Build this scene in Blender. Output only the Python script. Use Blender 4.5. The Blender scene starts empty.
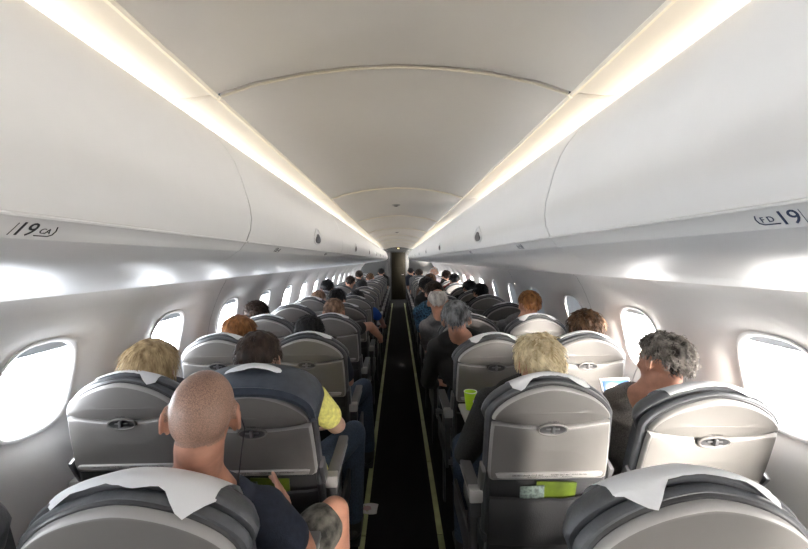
import bpy, bmesh, math, random
from mathutils import Vector, Matrix, Euler, noise
random.seed(7)
R = math.radians
SC = bpy.context.scene
COL = SC.collection

# ------------------------------------------------------------ camera, sky, sun, exposure
CAMZ = 1.58
FPX = 390.0
cd = bpy.data.cameras.new('camera'); cam = bpy.data.objects.new('camera', cd); COL.objects.link(cam)
cd.sensor_width = 36; cd.lens = FPX / 808 * 36; cd.clip_start = 0.02
cd.shift_y = -5.5 / 808
yaw = math.atan(6 / FPX); pitch = math.atan(9 / FPX)
cam.matrix_world = (Matrix.Translation((0, 0, CAMZ)) @ Matrix.Rotation(-yaw, 4, 'Z') @ Matrix.Rotation(R(90) - pitch, 4, 'X')
                    @ Matrix.Rotation(-0.013, 4, 'Z'))
SC.camera = cam
SC.view_settings.view_transform = 'Standard'; SC.view_settings.look = 'None'
SC.view_settings.gamma = 1; SC.view_settings.use_curve_mapping = False
SC.view_settings.exposure = 0.10
SC.cycles.max_bounces = 10; SC.cycles.diffuse_bounces = 6; SC.cycles.sample_clamp_indirect = 15

w = bpy.data.worlds.new('sky'); SC.world = w; w.use_nodes = True
nt = w.node_tree; nt.nodes.clear()
o_ = nt.nodes.new('ShaderNodeOutputWorld'); bg = nt.nodes.new('ShaderNodeBackground')
tc = nt.nodes.new('ShaderNodeTexCoord'); sp = nt.nodes.new('ShaderNodeSeparateXYZ'); mr = nt.nodes.new('ShaderNodeMapRange')
cr = nt.nodes.new('ShaderNodeMix'); cr.data_type = 'RGBA'
nt.links.new(tc.outputs['Generated'], sp.inputs[0]); nt.links.new(sp.outputs['X'], mr.inputs['Value'])
mr.inputs['From Min'].default_value = -0.6; mr.inputs['From Max'].default_value = 0.6
nt.links.new(mr.outputs[0], cr.inputs['Factor'])
cr.inputs[6].default_value = (1.62, 1.68, 1.76, 1); cr.inputs[7].default_value = (1.45, 1.38, 1.30, 1)
nt.links.new(cr.outputs[2], bg.inputs['Color']); bg.inputs['Strength'].default_value = 11.0
nt.links.new(bg.outputs[0], o_.inputs[0])
ld = bpy.data.lights.new('sun', 'SUN'); ld.energy = 150; ld.angle = R(32); ld.color = (1, .93, .84)
sun = bpy.data.objects.new('sun', ld); COL.objects.link(sun)
sun.rotation_euler = Vector((-0.34, 0.86, -0.27)).to_track_quat('-Z', 'Y').to_euler()

LAMP_E = 14.0

# ------------------------------------------------------------ materials
MATS = {}
def mat(name, col, rough=0.5, metal=0.0, noise_amt=0.0, noise_scale=30, bump=0.0, bump_scale=200, emit=None, es=0, coat=0.0, sheen=0, stretch=None, spec=None, col2=None):
    if name in MATS: return MATS[name]
    m = bpy.data.materials.new(name); m.use_nodes = True; MATS[name] = m
    n = m.node_tree; b = n.nodes['Principled BSDF']
    b.inputs['Base Color'].default_value = (*col, 1); b.inputs['Roughness'].default_value = rough
    b.inputs['Metallic'].default_value = metal
    if spec is not None: b.inputs['Specular IOR Level'].default_value = spec
    if coat: b.inputs['Coat Weight'].default_value = coat; b.inputs['Coat Roughness'].default_value = 0.2
    if sheen: b.inputs['Sheen Weight'].default_value = sheen
    if emit: b.inputs['Emission Color'].default_value = (*emit, 1); b.inputs['Emission Strength'].default_value = es
    t = n.nodes.new('ShaderNodeTexCoord'); mp = n.nodes.new('ShaderNodeMapping'); n.links.new(t.outputs['Object'], mp.inputs[0])
    if stretch: mp.inputs['Scale'].default_value = stretch
    nz = n.nodes.new('ShaderNodeTexNoise'); nz.inputs['Scale'].default_value = noise_scale; nz.inputs['Detail'].default_value = 4
    n.links.new(mp.outputs[0], nz.inputs['Vector'])
    mx = n.nodes.new('ShaderNodeMix'); mx.data_type = 'RGBA'
    a = noise_amt or 0.006
    mx.inputs[6].default_value = (*[c * (1 - a) for c in col], 1)
    mx.inputs[7].default_value = (*(col2 or [min(1, c * (1 + a)) for c in col]), 1)
    rp = n.nodes.new('ShaderNodeMapRange'); rp.inputs['From Min'].default_value = .35; rp.inputs['From Max'].default_value = .65
    n.links.new(nz.outputs['Fac'], rp.inputs['Value']); n.links.new(rp.outputs[0], mx.inputs['Factor']); n.links.new(mx.outputs[2], b.inputs['Base Color'])
    if bump:
        bn = n.nodes.new('ShaderNodeTexNoise'); bn.inputs['Scale'].default_value = bump_scale; bn.inputs['Detail'].default_value = 3
        n.links.new(mp.outputs[0], bn.inputs['Vector'])
        bp = n.nodes.new('ShaderNodeBump'); bp.inputs['Strength'].default_value = bump; bp.inputs['Distance'].default_value = 0.002
        n.links.new(bn.outputs['Fac'], bp.inputs['Height']); n.links.new(bp.outputs[0], b.inputs['Normal'])
    return m
M_WALL = mat('wall_plastic', (.70, .69, .68), .42)
M_CEIL = mat('ceiling_plastic', (.67, .635, .59), .5)
M_TRIMC = mat('cream_trim', (.74, .68, .56), .5)
M_BIN = mat('bin_plastic', (.73, .725, .72), .36)
M_PSU = mat('service_panel_satin', (.76, .77, .79), .42, metal=.30, bump=.25, bump_scale=14, stretch=(1, .35, 1))
M_RAIL = mat('rail_plastic', (.70, .70, .70), .35)
M_GAP = mat('dark_gap', (.03, .03, .03), .8)
M_SHELL = mat('shell_plastic', (.155, .147, .140), .42, bump=.1, bump_scale=900)
M_SHELLR = mat('shell_edge', (.34, .33, .32), .4)  # lighter than the shell: rim highlight put into the colour; placard uses it too
M_LEATH = mat('leather_grey', (.088, .093, .102), .36, noise_amt=.12, bump=.35, bump_scale=160)
M_LEATHB = mat('leather_blue', (.060, .072, .095), .30, noise_amt=.15, bump=.5, bump_scale=60)
M_BLACKF = mat('black_fabric', (.022, .022, .024), .75, bump=.4)
M_DARKP = mat('dark_plastic', (.045, .045, .048), .45)
M_METAL = mat('seat_frame_metal', (.30, .30, .31), .35, metal=.8)
M_ARM = mat('armrest_plastic', (.36, .35, .34), .45)
M_ARMPAD = mat('armrest_pad', (.13, .13, .135), .5)
M_PAPER = mat('headrest_paper', (.80, .81, .83), .85, bump=.3, bump_scale=60)
M_CARPET = mat('carpet', (.012, .012, .013), .95, noise_amt=.5, noise_scale=220, bump=.6, bump_scale=500, spec=.1)
M_GLOW = mat('floor_strip', (.30, .33, .15), .5, noise_amt=.1, noise_scale=9)
M_CARDG = mat("safety_card_green", (.085, .12, .012), .4, noise_amt=.3, noise_scale=14)
M_CARDW = mat('card_print', (.12, .15, .14), .4, noise_amt=.6, noise_scale=60)
M_CUP = mat('cup_green', (.48, .78, .03), .35)
M_CUPW = mat('cup_white', (.85, .86, .84), .4)
M_INK = mat('ink_black', (.015, .016, .02), .5)
M_INKB = mat('ink_navy', (.02, .035, .09), .5)
M_BULK = mat('bulkhead_laminate', (.07, .07, .07), .5)
M_DOOR = mat('galley_door', (.018, .015, .009), .6, spec=.15)
M_SKIN = mat('skin', (.60, .33, .23), .5, noise_amt=.08, noise_scale=25, bump=.15, bump_scale=300)
M_SKINL = mat('skin_pale', (.60, .38, .29), .5, noise_amt=.1, noise_scale=25)
M_SKINR = mat('skin_ruddy', (.50, .25, .17), .5, noise_amt=.15, noise_scale=18)
M_STUB = mat('stubble_scalp', (.27, .17, .125), .42, noise_amt=.25, noise_scale=420, bump=.2, bump_scale=900, col2=(.46, .27, .20))
M_EYE = mat('eye_white', (.8, .8, .8), .2)
M_LAMP = mat('cove_tube', (.9, .85, .7), .5, emit=(1.0, .85, .60), es=LAMP_E)
M_LAMPOFF = mat('cove_tube_off', (.8, .8, .75), .5)
M_SPOT = mat('exit_lamp', (.9, .8, .4), .5, emit=(1.0, .8, .3), es=4)
M_SCREEN = mat('tablet_screen', (.02, .05, .12), .15, emit=(.12, .30, .62), es=.5, noise_scale=22)
def shade_mat():
    m = bpy.data.materials.new('window_shade'); m.use_nodes = True; n = m.node_tree; b = n.nodes['Principled BSDF']; o = n.nodes['Material Output']
    b.inputs['Base Color'].default_value = (.55, .58, .62, 1); tl = n.nodes.new('ShaderNodeBsdfTranslucent'); tl.inputs[0].default_value = (.5, .6, .72, 1)
    mx = n.nodes.new('ShaderNodeMixShader'); mx.inputs[0].default_value = .007; n.links.new(b.outputs[0], mx.inputs[1]); n.links.new(tl.outputs[0], mx.inputs[2]); n.links.new(mx.outputs[0], o.inputs[0])
    return m
M_SHADE = shade_mat()
M_FRAMEW = mat('window_ring', (.74, .74, .74), .35)
M_DENIM = mat('denim', (.035, .055, .09), .8, noise_amt=.3, noise_scale=120)
M_SHOE = mat('shoe_black', (.02, .02, .02), .5)
def glass():
    m = bpy.data.materials.new('window_glass'); m.use_nodes = True; n = m.node_tree; n.nodes.clear()
    o = n.nodes.new('ShaderNodeOutputMaterial'); mx = n.nodes.new('ShaderNodeMixShader'); tr = n.nodes.new('ShaderNodeBsdfTransparent')
    g = n.nodes.new('ShaderNodeBsdfGlossy'); g.inputs['Roughness'].default_value = .02; mx.inputs[0].default_value = .03
    tr.inputs[0].default_value = (.96, .97, .98, 1)
    n.links.new(tr.outputs[0], mx.inputs[1]); n.links.new(g.outputs[0], mx.inputs[2]); n.links.new(mx.outputs[0], o.inputs[0])
    return m
M_GLASS = glass()

# ------------------------------------------------------------ mesh helpers
class MB:
    def __init__(s): s.v = []; s.f = []; s.m = []
    def add(s, vs, fs, mi=0):
        k = len(s.v); s.v += [tuple(v) for v in vs]; s.f += [tuple(i + k for i in f) for f in fs]; s.m += [mi] * len(fs); return s
    def box(s, c, d, rot=None, mi=0, bev=0.0):
        bm = bmesh.new(); bmesh.ops.create_cube(bm, size=1)
        for v in bm.verts: v.co = Vector((v.co.x * d[0], v.co.y * d[1], v.co.z * d[2]))
        if bev: bmesh.ops.bevel(bm, geom=bm.edges[:], offset=min(bev, min(d) * .45), segments=2, profile=.6, affect='EDGES')
        m = Matrix.Translation(c) @ (Euler(rot).to_matrix().to_4x4() if rot else Matrix())
        bm.verts.ensure_lookup_table()
        for i, v in enumerate(bm.verts): v.index = i
        s.add([m @ v.co for v in bm.verts], [[v.index for v in f.verts] for f in bm.faces], mi); bm.free(); return s
    def loft(s, rings, cap=True, closed=True, mi=0):
        n = len(rings[0]); vs = [p for r in rings for p in r]; fs = []
        for i in range(len(rings) - 1):
            for j in range(n if closed else n - 1):
                a = i * n + j; b = i * n + (j + 1) % n; fs.append((a, b, b + n, a + n))
        if cap and closed: fs += [tuple(range(n))[::-1], tuple((len(rings) - 1) * n + j for j in range(n))]
        return s.add(vs, fs, mi)
    def tube(s, pts, rad, n=8, cap=True, mi=0, flat=1.0):
        pts = [Vector(p) for p in pts]; rad = rad if isinstance(rad, (list, tuple)) else [rad] * len(pts)
        rings = []; up = Vector((0, 0, 1)); prev = None
        for i, p in enumerate(pts):
            t = (pts[min(i + 1, len(pts) - 1)] - pts[max(i - 1, 0)]).normalized()
            if prev is None:
                a = t.cross(up if abs(t.z) < .9 else Vector((1, 0, 0))).normalized()
            else: a = (prev - t * prev.dot(t)).normalized()
            prev = a; b = t.cross(a)
            rings.append([p + (a * math.cos(q) + b * math.sin(q) * flat) * rad[i] for q in [2 * math.pi * k / n for k in range(n)]])
        return s.loft(rings, cap, True, mi)
    def ell(s, c, r, rot=None, nu=20, nv=12, mi=0):
        m = Matrix.Translation(c) @ (Euler(rot).to_matrix().to_4x4() if rot else Matrix())
        vs = [m @ Vector((0, 0, r[2]))]
        for i in range(1, nv):
            t = math.pi * i / nv
            for j in range(nu):
                p = 2 * math.pi * j / nu; vs.append(m @ Vector((r[0] * math.sin(t) * math.cos(p), r[1] * math.sin(t) * math.sin(p), r[2] * math.cos(t))))
        vs.append(m @ Vector((0, 0, -r[2]))); fs = []
        for j in range(nu):
            fs.append((0, 1 + j, 1 + (j + 1) % nu)); k = 1 + (nv - 2) * nu; fs.append((len(vs) - 1, k + (j + 1) % nu, k + j))
        for i in range(nv - 2):
            for j in range(nu):
                a = 1 + i * nu + j; b = 1 + i * nu + (j + 1) % nu; fs.append((a, a + nu, b + nu, b))
        return s.add(vs, fs, mi)
    def cap(s, p0, r0, p1, r1, n=14):
        p0 = Vector(p0); p1 = Vector(p1); d = p1 - p0; L = d.length; t = d / L; pts = []; rad = []
        for k in range(5): a = math.pi / 2 * k / 5; pts.append(p0 - t * r0 * math.cos(a)); rad.append(max(r0 * math.sin(a), 1e-4))
        pts.append(p0); rad.append(r0); pts.append(p0 + d * .5); rad.append((r0 + r1) / 2); pts.append(p1); rad.append(r1)
        for k in range(1, 6): a = math.pi / 2 * k / 5; pts.append(p1 + t * r1 * math.sin(a)); rad.append(max(r1 * math.cos(a), 1e-4))
        return s.tube(pts, rad, n)
    def mesh(s, name, smooth=True, normals=True):
        me = bpy.data.meshes.new(name); me.from_pydata(s.v, [], s.f); me.update()
        if any(s.m): me.polygons.foreach_set('material_index', s.m)
        if normals:
            bm = bmesh.new(); bm.from_mesh(me); bmesh.ops.remove_doubles(bm, verts=bm.verts, dist=1e-6); bmesh.ops.recalc_face_normals(bm, faces=bm.faces)
            bm.to_mesh(me); bm.free()
        if smooth:
            for p in me.polygons: p.use_smooth = True
            try: me.set_sharp_from_angle(angle=R(38))
            except Exception: pass
        return me
    def build(s, name, mats, parent=None, loc=None, smooth=True, normals=True):
        return link(name, s.mesh(name, smooth, normals), mats, parent, loc)
def link(name, me, mats, parent=None, loc=None):
    o = bpy.data.objects.new(name, me); COL.objects.link(o)
    for m in (mats if isinstance(mats, (list, tuple)) else [mats]): me.materials.append(m)
    if parent: o.parent = parent
    if loc is not None: o.location = loc
    return o
def tag(o, label=None, cat=None, group=None, kind=None):
    if label: o['label'] = label
    if cat: o['category'] = cat
    if group: o['group'] = group
    if kind: o['kind'] = kind
    return o
def empty(name, loc=(0, 0, 0)):
    o = bpy.data.objects.new(name, None); COL.objects.link(o); o.location = loc; o.empty_display_size = .05; return o
KIDS = {}
def kids(o):
    return [c for c in ALLOBJ() if c.parent == o]
def ALLOBJ(): return list(bpy.data.objects)
def text_mesh(body, size, depth=0.0006, shear=0.0):
    c = bpy.data.curves.new('lettering', 'FONT'); c.body = body; c.size = size; c.extrude = depth; c.align_x = 'CENTER'; c.align_y = 'CENTER'; c.shear = shear; c.resolution_u = 3
    o = bpy.data.objects.new('tmp', c); COL.objects.link(o); dg = bpy.context.evaluated_depsgraph_get()
    me = bpy.data.meshes.new_from_object(o.evaluated_get(dg)); bpy.data.objects.remove(o); me.name = 'lettering'
    return me
def remesh(mb, vox, smooth=4, name='body'):
    me = bpy.data.meshes.new('tmp'); me.from_pydata(mb.v, [], mb.f); me.update()
    bm = bmesh.new(); bm.from_mesh(me); bmesh.ops.recalc_face_normals(bm, faces=bm.faces); bm.to_mesh(me); bm.free()
    o = bpy.data.objects.new('tmp', me); COL.objects.link(o)
    r = o.modifiers.new('r', 'REMESH'); r.mode = 'VOXEL'; r.voxel_size = vox; r.use_smooth_shade = True
    s = o.modifiers.new('s', 'SMOOTH'); s.factor = .6; s.iterations = smooth
    dg = bpy.context.evaluated_depsgraph_get(); out = bpy.data.meshes.new_from_object(o.evaluated_get(dg)); out.name = name
    bpy.data.objects.remove(o); bpy.data.meshes.remove(me)
    for p in out.polygons: p.use_smooth = True
    return out

Y0, YB, YEND = -1.38, 13.6, 15.6

# ------------------------------------------------------------ structure: floor
f = MB(); f.box((0, (Y0 + YEND) / 2, -.02), (2.5, YEND - Y0, .04)); tag(f.build('floor', M_CARPET), kind='structure')
for i, sx in enumerate((-1, 1)):
    for j in range(18):
        y = .2 + j * .8
        b = MB(); b.box((sx * .222, y, .003), (.034, .79, .006), bev=.001)
        tag(b.build('trim_%d' % (i * 18 + j + 1), M_GLOW), kind='structure')
# ------------------------------------------------------------ structure: side walls with window openings
PROF = [(1.482, 1.13), (1.47, 1.165), (1.40, 1.205), (1.30, 1.25), (1.20, 1.285), (1.09, 1.31), (.95, 1.328), (.8, 1.335), (.6, 1.325), (.4, 1.30), (.2, 1.26), (0, 1.21)]
def px(z):
    for (z0, x0), (z1, x1) in zip(PROF, PROF[1:]):
        if z <= z0 and z >= z1: t = (z0 - z) / (z0 - z1); return x0 + (x1 - x0) * t
    return PROF[0][1] if z > PROF[0][0] else PROF[-1][1]
WZ, WHW, WHH = 1.122, .152, .168
def sup(a, hw, hh, n=2.9):
    c, s_ = math.cos(a), math.sin(a)
    return hw * math.copysign(abs(c) ** (2 / n), c), hh * math.copysign(abs(s_) ** (2 / n), s_)
def wall(side, yc0, pitch, n, name):
    mb = MB(); sx = -1 if side == 'left' else 1
    zt, zb = 1.48, 0.0
    for k in range(n):
        yc = yc0 + pitch * k; hp = pitch / 2 - .0015 * ((k + 1) % 2)
        N = 48; rings = []
        gA = .0014 if k % 2 == 1 else -.0005; gB = .0014 if k % 2 == 0 else -.0005
        def pt(dy, z, push=0): return Vector((sx * (px(z) + push), yc + dy, z))
        levels = [(-1, .085, 1.10), (0, .060, 1.04), (0.0, .052, 1.035), (.08, .044, 0), (.18, .034, 0), (.32, .0215, 0), (.48, .011, 0), (.66, .004, 0), (.84, .0005, 0), (1, 0, 0)]
        for (t, push, sc) in levels:
            ring = []
            for j in range(N):
                a = 2 * math.pi * (j + .5) / N
                ex, ez = sup(a, WHW, WHH)
                # outer rectangle point in same direction
                dx, dz = ex, ez
                lim = []
                if abs(dx) > 1e-6: lim.append((pitch / 2 - (gB if dx > 0 else gA)) / abs(dx))
                if dz > 1e-6: lim.append((zt - WZ) / dz)
                if dz < -1e-6: lim.append((WZ - .75) / -dz)
                q = min(lim)
                if t <= 0: p = (ex * sc, ez * sc)
                else:
                    p = (ex * (1.03 + (q - 1.03) * t), ez * (1.03 + (q - 1.03) * t))
                ring.append(pt(p[0], WZ + p[1], push))
            rings.append(ring)
        mb.loft(rings, cap=False)
        # fix corners of the rectangle: separate small fan triangles
        outer = rings[-1]
        for cy, cz in ((1, zt), (-1, zt), (-1, .75), (1, .75)):
            c = pt(cy * (pitch / 2 - (gB if cy > 0 else gA)), cz)
            d = sorted(range(N), key=lambda j: (outer[j] - c).length)[:2]
            mb.add([c, outer[d[0]], outer[d[1]]], [(0, 1, 2)])
        # lower dado
        rows = [[pt(dy * (pitch / 2 - (gB if dy > 0 else gA)), z) for dy in (-1, -.5, 0, .5, 1)] for z in (.75, .6, .4, .2, 0)]
        mb.loft(rows, cap=False, closed=False)
    # dark backing behind seams & outside skin with holes handled by ring sleeve
    o = mb.build(name, M_WALL, normals=False)
    tag(o, kind='structure')
    # outer skin (fuselage) around openings
    sk = MB()
    for k in range(n):
        yc = yc0 + pitch * k; rings = []
        for t in (0, 1):
            ring = []
            for j in range(48):
                a = 2 * math.pi * (j + .5) / 48; ex, ez = sup(a, WHW * 1.12, WHH * 1.12)
                if t:
                    lim = []
                    if abs(ex) > 1e-6: lim.append(pitch / 2 / abs(ex))
                    if ez > 1e-6: lim.append((1.75 - WZ) / ez)
                    if ez < -1e-6: lim.append((WZ + .1) / -ez)
                    q = min(lim); ex *= q; ez *= q
                ring.append(Vector((sx * (px(WZ + ez) + (.085 if not t else .10)), yc + ex, WZ + ez)))
            rings.append(ring)
        sk.loft(rings, cap=False)
        for cy, cz in ((1, 1.75), (-1, 1.75), (-1, -.1), (1, -.1)):
            c = Vector((sx * (px(cz) + .10), yc + cy * pitch / 2, cz)); d = sorted(range(48), key=lambda j: (rings[1][j] - c).length)[:2]
            sk.add([c, rings[1][d[0]], rings[1][d[1]]], [(0, 1, 2)])
    tag(sk.build('wall_%s_outer' % side, M_GAP, normals=False), kind='structure')
NW = 17
LW0, LWP = 1.46 - 3 * .81, .81
RW0, RWP = 1.345 - 3 * .80, .80
NWIN = 21
wall('left', LW0, LWP, NWIN, 'wall_left'); wall('right', RW0, RWP, NWIN, 'wall_right')
wn = 0
for side, sx, y0, pit in (('left', -1, LW0, LWP), ('right', 1, RW0, RWP)):
    for k in range(NWIN):
        yc = y0 + pit * k; wn += 1
        root = tag(empty('window_%d' % wn, (sx * 1.33, yc, WZ)), kind='structure')
        def P(hw, hh, push, j, N=48):
            a = 2 * math.pi * (j + .5) / N; ex, ez = sup(a, hw, hh)
            return Vector((sx * (px(WZ + ez) + push - 1.33), ex, ez))
        r = MB(); rr = [[P(WHW * a, WHH * a2, p, j) for j in range(48)] for a, a2, p in ((1.105, 1.095, .054), (1.10, 1.09, .042), (1.06, 1.055, .042), (1.01, 1.01, .046), (.99, .99, .051), (.985, .985, .056), (.99, .99, .070))]
        r.loft(rr, cap=False); r.build('window_frame', M_FRAMEW, root, normals=False)
        g = MB(); ring = [P(WHW * .99, WHH * .99, .068, j) for j in range(48)]; g.add(ring, [tuple(range(48))]); g.build('pane', M_GLASS, root, smooth=False)
        closed = side == 'right' and 5 <= k <= 8
        drop = -.95 if closed else (.80 if side == 'left' else .84)
        # shade: covers from top of the opening down to `drop`
        s = MB(); hh = WHH * .985; hw = WHW * .985
        cols = []
        for i in range(17):
            u = -1 + 2 * i / 16; n = 2.9; zt = hh * (1 - abs(u) ** n) ** (1 / n) if abs(u) < 1 else 0
            zbm = max(drop * hh, -zt)
            zl = min(zbm, zt)
            cols.append([Vector((sx * (px(WZ + z) + .058 - 1.33), u * hw, z)) for z in [zt + (zl - zt) * q / 6 for q in range(7)]])
        s.loft(cols, cap=False, closed=False)
        sh = s.build('shade', M_SHADE, root, normals=False)
# ------------------------------------------------------------ structure: ceiling, coves, bins
SEAM0, PITB = .923, 1.52
CP = [(-.41, .386), (-.33, .412), (-.22, .434), (-.11, .447), (0, .452), (.11, .447), (.22, .434), (.33, .412), (.41, .386)]
cb = MB(); cb.box((0, (Y0 + YEND) / 2, 2.22), (2.9, YEND - Y0, .05)); tag(cb.build('ceiling_slab', M_GAP), kind='structure')
n = 0
for k in range(-2, 10):
    ya, yb = SEAM0 + PITB * k + .0045, SEAM0 + PITB * (k + 1) - .0045
    yb = min(yb, YEND)
    if ya > YEND - .1: continue
    mb = MB()
    ins = .012; pts = [(x * (1 - .0), z) for x, z in CP]
    outl = pts + [(x, z + .012) for x, z in reversed(pts)]
    rings = []
    for yy, sh in ((ya, .006), (ya + .008, 0), (yb - .008, 0), (yb, .006)):
        rings.append([Vector((x, yy, CAMZ + z + sh)) for x, z in outl])
    mb.loft(rings); n += 1
    tag(mb.build('ceiling' if k == -2 else 'ceiling_panel_%d' % n, M_CEIL), kind='structure')
    if k >= 0:
        t = MB(); t.tube([(x * .99, ya - .0045, CAMZ + z - .0005) for x, z in CP], (.0030) if k == 0 else .0075, 6)
        tag(t.build('trim_%d' % (200 + n), M_TRIMC), kind='structure')
    for i, sx in enumerate((-1, 1)):
        # trim bead along ceiling edge
        t = MB(); t.tube([(sx * .415, ya, CAMZ + .384), (sx * .415, yb, CAMZ + .384)], .0065, 6)
        tag(t.build('trim_%d' % (100 + n * 2 + i), M_TRIMC), kind='structure')
        c = MB(); cpf = [(.42, .386), (.45, .382), (.49, .378), (.53, .380), (.57, .390), (.61, .415), (.65, .46), (.70, .50)]
        o = [(x, z) for x, z in cpf] + [(x, z + .01) for x, z in reversed(cpf)]
        c.loft([[Vector((sx * x, yy, CAMZ + z + s_)) for x, z in o] for yy, s_ in ((ya, .005), (ya + .006, 0), (yb - .006, 0), (yb, .005))])
        tag(c.build('ceiling_cove_%d' % (n * 2 + i), M_CEIL), kind='structure')
def cove_lamp(sx, k, on):
    ya, yb = SEAM0 + PITB * k + .02, SEAM0 + PITB * (k + 1) - .02
    root = empty('cove_lamp', (sx * .60, (ya + yb) / 2, CAMZ + .316))
    L = (yb - ya) / 2
    t = MB(); t.tube([(0, -L, .004), (0, L, .004)], .011, 8); t.build('tube', M_LAMP if on else M_LAMPOFF, root)
    h = MB(); h.box((sx * .012, 0, -.012), (.05, 2 * L, .008)); h.build('housing', M_RAIL, root)
    side = 'left' if sx < 0 else 'right'
    tag(root, ('%s cove light tube above the %s bins, %s from the camera end' % ('warm lit' if on else 'unlit', side, ORD[k + 2])), 'light', 'cove light tubes above the bins')
ORD = ['first', 'second', 'third', 'fourth', 'fifth', 'sixth', 'seventh', 'eighth', 'ninth', 'tenth', 'eleventh', 'twelfth', 'thirteenth', 'fourteenth', 'fifteenth', 'sixteenth', 'seventeenth', 'eighteenth']
for sx in (-1, 1):
    for k in range(-2, 7): cove_lamp(sx, k, not (sx == 1 and k == 1))

DOORP = [(.3545, .050), (.345, .075), (.342, .100), (.345, .130), (.354, .163), (.365, .200), (.379, .236), (.397, .265), (.419, .292), (.445, .318), (.468, .333), (.492, .338)]
def make_bin(ya, yb, sx):
    root = empty('overhead_bin', (sx * .36, ya, CAMZ))
    def L(x, y, z): return Vector((sx * (x) - sx * .36, y, z))
    W_ = yb - ya; g = .003
    # body: closed cross-section behind door
    body = [(.372, .055), (.372, .12), (.385, .20), (.415, .27), (.455, .308), (.492, .318), (.53, .298), (.68, .288), (1.10, .12), (1.10, -.05)]
    m = MB(); m.loft([[L(x, y, z) for x, z in body] for y in (0.001, W_ - .001)]); m.build('bin_body', M_GAP, root)
    d = MB(); th = .010
    prof = DOORP + [(x + .011, z - .004) for x, z in reversed(DOORP)]
    rings = []
    for y, ins in ((g, 0), (W_ - g, 0)):
        rings.append([L(x + ins, y, z) for x, z in prof])
    d.loft(rings); dr = d.build('door', M_BIN, root)
    r = MB(); rp = [(.3535, .046), (.3585, .044), (.366, .034), (.373, .026), (.380, .030), (.378, .052)]
    r.loft([[L(x, y, z) for x, z in rp] for y in (g * .4, W_ - g * .4)]); r.build('label_rail', M_RAIL, root)
    lip = MB(); lip.tube([L(.3535, g, .0475), L(.3535, W_ - g, .0475)], .0022, 6); lip.build('chrome_strip', M_FRAMEW, root)
    s = MB(); sp_ = [(.374, .0265), (.392, .0135), (.421, .000), (.50, -.016), (.65, -.037), (.85, -.063), (1.05, -.091), (1.19, -.112)]
    tp = [(1.19, -.100), (.8, .0), (.40, .03)]
    s.loft([[L(x, y, z) for x, z in sp_ + tp] for y in (.0012, W_ - .0012)]); s.build('service_panel', M_PSU, root)
    # latch: teardrop plate
    lt = MB(); N = 20; outl = []
    for j in range(N):
        a = 2 * math.pi * j / N; w_ = .070 * math.sin(a) * (1 - .45 * math.cos(a)); h_ = .036 * math.cos(a); outl.append((w_, h_))
    def dx(z):
        for (x0, z0), (x1, z1) in zip(DOORP, DOORP[1:]):
            if z0 <= z <= z1: return x0 + (x1 - x0) * (z - z0) / (z1 - z0)
        return .345
    rings = []
    for sc, off in ((1, .0), (1, .003), (.88, .0045), (.80, .001)):
        rings.append([L(dx(.105 + h * sc) - off, W_ / 2 + w_ * sc, .105 + h * sc) for w_, h in outl])
    lt.loft(rings); la = lt.build('latch', M_RAIL, dr)
    hk = MB()
    hk.loft([[L(dx(.10 + h * .55 - .004) - off, W_ / 2 + w_ * .6, .10 + h * .55 - .004) for w_, h in outl] for off in (.001, .004, .0045)]); hk.build('latch_paddle', M_DARKP, dr)
    return root
def row_label(root, ya, sx, y, num):
    letters = 'CA' if sx < 0 else 'F D'
    def fr():  # frame on the rail: face between (.3585,.044) and (.373,.026)
        a = Vector((sx * .3585, 0, .044)); b = Vector((sx * .373, 0, .026)); v = (a - b).normalized(); u = Vector((0, -sx, 0)); nn = u.cross(v)
        c = (a + b) / 2 + nn * .0008; c.y = y
        m = Matrix((u, v, nn)).transposed().to_4x4(); m.translation = c
        return Matrix.Translation(-Vector((sx * .36, ya, 0))) @ m
    F = fr(); parts = [(num, .023, (-.0125, 0) if sx < 0 else (.015, 0), .18 if sx < 0 else 0), (letters, .0095, (.0100, -.0003) if sx < 0 else (-.006, .0006), .12 if sx < 0 else 0)]
    mb = MB()
    for body, size, (ox, oy), sh in parts:
        me = text_mesh(body, size, .0002, sh); T = F @ Matrix.Translation((ox, oy, 0))
        mb.add([T @ v.co for v in me.vertices], [tuple(p.vertices) for p in me.polygons])
    if sx < 0:
        ln = [[(.001, -.0062), (.016, -.0062), (.0205, -.004), (.022, .001), (.0205, .0065)], [(-.0255, -.0075), (-.022, .0075)]]
    else:
        ln = [[(.004, -.0052), (-.012, -.0052), (-.0165, -.003), (-.0178, .002), (-.016, .0065)], [(.028, -.0085), (.028, .0085)]]
    for l, rr in zip(ln, (.0006, .0003)): mb.tube([F @ Vector((a, b, 0)) for a, b in l], rr, 4)
    mb.build('row_lettering', M_INK if sx < 0 else M_INKB, root, smooth=False, normals=False)
for sx in (-1, 1):
    side = 'left' if sx < 0 else 'right'
    for k in range(-2, 8):
        ya, yb = SEAM0 + PITB * k, SEAM0 + PITB * (k + 1)
        if sx > 0: ya -= .02; yb -= .02
        if k == -2: continue
        r_ = make_bin(ya, yb, sx)
        if k < 1:
            for i, num in enumerate(('19', '18', '17', '16')):
                yl = (.401 if sx < 0 else .374) + .79 * i
                if ya < yl < yb: row_label(r_, ya, sx, yl, num)
        if k == -1: lab = 'long white overhead bin nearest the camera on the %s, marked row 19' % side
        else: lab = 'white overhead bin with teardrop latch, %s along the %s side after the row 19 bin' % (ORD[k], side)
        tag(r_, lab, 'overhead bin', 'white overhead bins over the seats')
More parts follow.
